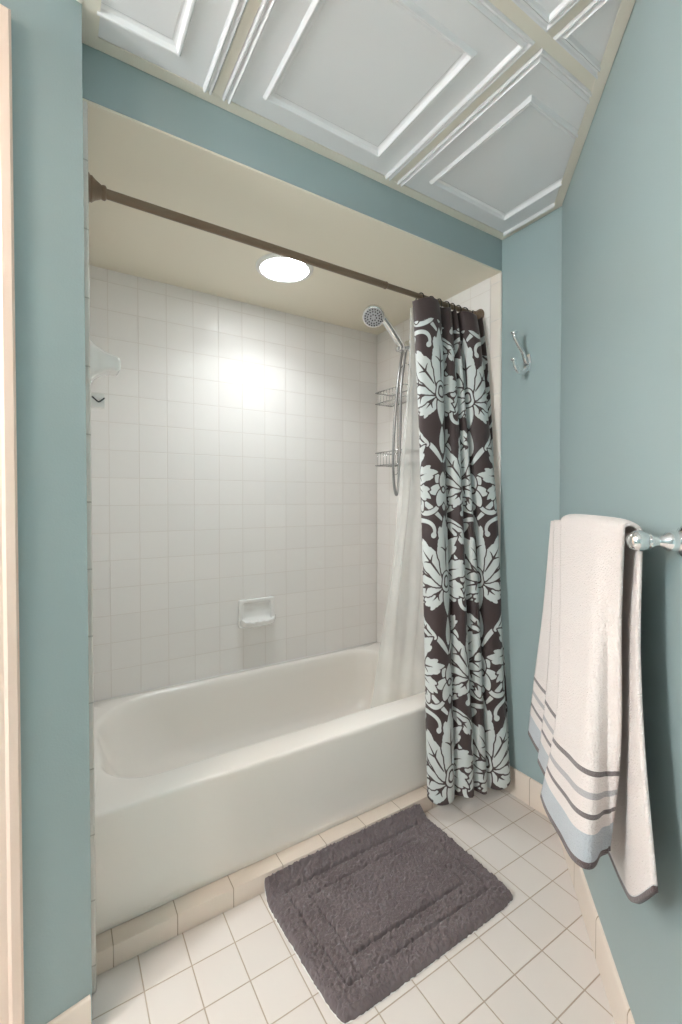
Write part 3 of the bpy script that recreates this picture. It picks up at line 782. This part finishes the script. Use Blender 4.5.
ML = [(.562, 1.167, .108), (.686, .916, .134), (.769, .745, .157), (.675, .507, .171)]
M2 = [(.675, 1.171, .106), (.774, .941, .128), (.847, .742, .148), (.816, .515, .160)]
M3 = [(.824, 1.171, .102), (.878, .971, .118), (.919, .759, .132), (.925, .542, .142)]
M4 = [(.900, 1.170, .093), (.893, .99, .094), (.905, .752, .098), (.880, .538, .101)]
MR = [(.938, 1.168, .088), (.918, 1.0, .085), (.922, .765, .085), (.880, .552, .086)]
for a, c in ((S1L, S1R), (S2L, S2R)):
    ks = spread([a, list((np.array(a)*.5+np.array(c)*.5+np.array([0, 0, .003]))), c], 14)
    put([column(k, nn) for k in ks], [dd]*14)
BL_ = [(.562, 1.165, .046), (.60, .914, .042), (.64, .657, .040), (.66, .43, .038)]
BM1 = [(.70, 1.165, .046), (.72, .914, .042), (.73, .657, .040), (.74, .43, .038)]
BM2 = [(.80, 1.166, .045), (.80, .946, .042), (.81, .729, .041), (.825, .44, .042)]
BM3 = [(.880, 1.164, .052), (.890, .955, .058), (.91, .75, .062), (.945, .51, .064)]
BR = [(.926, 1.158, .056), (.944, .961, .064), (.978, .785, .066), (1.026, .60, .064)]
NF = 48
kf, kb = spread([ML, M2, M3, M4, MR], NF), spread([BL_, BM1, BM2, BM3, BR], NF)
cols, drops = [], []
for k in range(NF):
    f, bb = column(kf[k], nn), column(kb[k], nn)
    s_ = k/(NF-1); f[:, 1] += .0025*math.sin(s_*19)*np.linspace(0, 1, nn)
    ts = np.linspace(0, 1, 13)[1:-1]; mid = (f[0]+bb[0])/2
    arc = np.array([[f[0][0]*(1-t)+bb[0][0]*t, mid[1]+(f[0][1]-mid[1])*math.cos(PI*t), (f[0][2]*(1-t)+bb[0][2]*t)+.014*math.sin(PI*t)] for t in ts])
    cols.append(np.vstack([f[::-1], arc, bb])); drops.append(np.r_[dd[::-1], np.zeros(11), np.where(dd > .972, 1.0, 0.0)])
put(cols, drops)
tw = from_py('towel', V_, F_, M['terry'])
a = tw.data.attributes.new('drop', 'FLOAT', 'POINT'); a.data.foreach_set('value', np.array(D_, np.float32))
tagged(tw, 'white terry towel with grey stripes folded over the chrome towel bar', 'towel')
md = tw.modifiers.new('thick', 'SOLIDIFY'); md.thickness = .007; md.offset = 0

# ------------------------------------------------------------------ bath mat
m, nt, b = newmat('tufted_cotton')
tc = N(nt, 'ShaderNodeTexCoord'); nz = N(nt, 'ShaderNodeTexNoise'); nz.inputs['Scale'].default_value = 9; nz.inputs['Detail'].default_value = 5
nt.links.new(tc.outputs['Object'], nz.inputs['Vector'])
mx = N(nt, 'ShaderNodeMix', data_type='RGBA'); mx.inputs['A'].default_value = srgb(84, 75, 76); mx.inputs['B'].default_value = srgb(122, 112, 113)
nt.links.new(nz.outputs['Fac'], mx.inputs['Factor']); nt.links.new(mx.outputs['Result'], b.inputs['Base Color'])
b.inputs['Roughness'].default_value = 1; b.inputs['Sheen Weight'].default_value = .35; b.inputs['Specular IOR Level'].default_value = .05
M['tuft'] = m
mx0, mx1, my0, my1 = .522, 1.180, .853, 1.298
nx, ny = 380, 270
vs = []
LXm, LYm = mx1-mx0, my1-my0
for j in range(ny):
    for i in range(nx):
        s, t = i/(nx-1), j/(ny-1)
        x, y = s*LXm, t*LYm
        # rounded corners by pulling points towards a superellipse
        a, c = 2*s-1, 2*t-1
        k = 1-.035*(abs(a)**6*abs(c)**6)
        X = mx0+LXm*(.5+.5*a*k); Y = my0+LYm*(.5+.5*c*k); X += .022*(1-t)*(1-s)
        d = min(x, LXm-x, y, LYm-y)                      # distance to the rim
        z = .021*min(1, max(0, d/.014))**.5
        def groove(at, wd, dep): return -dep*math.exp(-((d-at)/wd)**2)
        z += groove(.060, .004, .011)+groove(.115, .004, .010)+(.003 if d > .118 else 0)
        curl = max(0, (t-.86)/.14)                        # the far edge rides up against the tub foot
        lift = .046*curl**1.3
        Y += -.012*curl**2
        p = Vector((X*95, Y*95, 0))
        w = max(0, min(1, d/.008))
        nzv = noise.noise(p)*.0062+noise.noise(p*2.2+Vector((9, 3, 1)))*.0052+noise.noise(p*.28)*.0035
        vs.append((X+noise.noise(p+Vector((40, 0, 0)))*.003, Y+noise.noise(p+Vector((0, 40, 0)))*.003, max(.0015, z+nzv*w+.001)+lift))
mat_o = from_py('bath_mat', vs, grid_faces(ny, nx), M['tuft'])
tagged(mat_o, 'charcoal tufted bath mat on the tile floor along the tub', 'bath mat')
# pale rubber backing peeping out along the far edge
bvs = []; m2_ = 80
for j in range(ny//4):
    for i in range(m2_):
        s, t = i/(m2_-1), j/(ny//4-1)
        a, c = 2*s-1, 2*t-1; k = 1-.035*(abs(a)**6*abs(c)**6)
        X = mx0+LXm*(.5+.503*a*k); Y = my0+LYm*(.5+.503*c*k); X += .022*(1-t)*(1-s)
        curl = max(0, (t-.86)/.14)
        bvs.append((X, Y-.012*curl**2+.001*curl, .0008+.0465*curl**1.3))
bk = from_py('backing', bvs, grid_faces(ny//4, m2_), M['plastic']); adopt(bk, mat_o); bk['label'] = 'pale latex backing'

# ------------------------------------------------------------------ camera and view
cam = bpy.data.cameras.new('camera'); co = bpy.data.objects.new('camera', cam); COL.objects.link(co)
co.location = (0, 0, CAM_H)
cam.sensor_fit = 'HORIZONTAL'; cam.sensor_width = 36; cam.lens = 450.23/682*36
cam.shift_y = -(512-507.148)/682
cam.clip_start = .02
co.rotation_euler = (math.radians(90-1.055), 0, -math.radians(90-57.651))
sc.camera = co
w = bpy.data.worlds.new('world'); sc.world = w; w.use_nodes = True
w.node_tree.nodes['Background'].inputs[0].default_value = (.8, .85, .9, 1); w.node_tree.nodes['Background'].inputs[1].default_value = .3
vsn = sc.view_settings
sc.display_settings.display_device = 'sRGB'
vsn.view_transform = 'Standard'; vsn.look = 'None'; vsn.exposure = 0.92; vsn.gamma = 1; vsn.use_curve_mapping = False
sc.cycles.max_bounces = 10; sc.cycles.diffuse_bounces = 6; sc.cycles.transparent_max_bounces = 12
sc.cycles.use_denoising = True
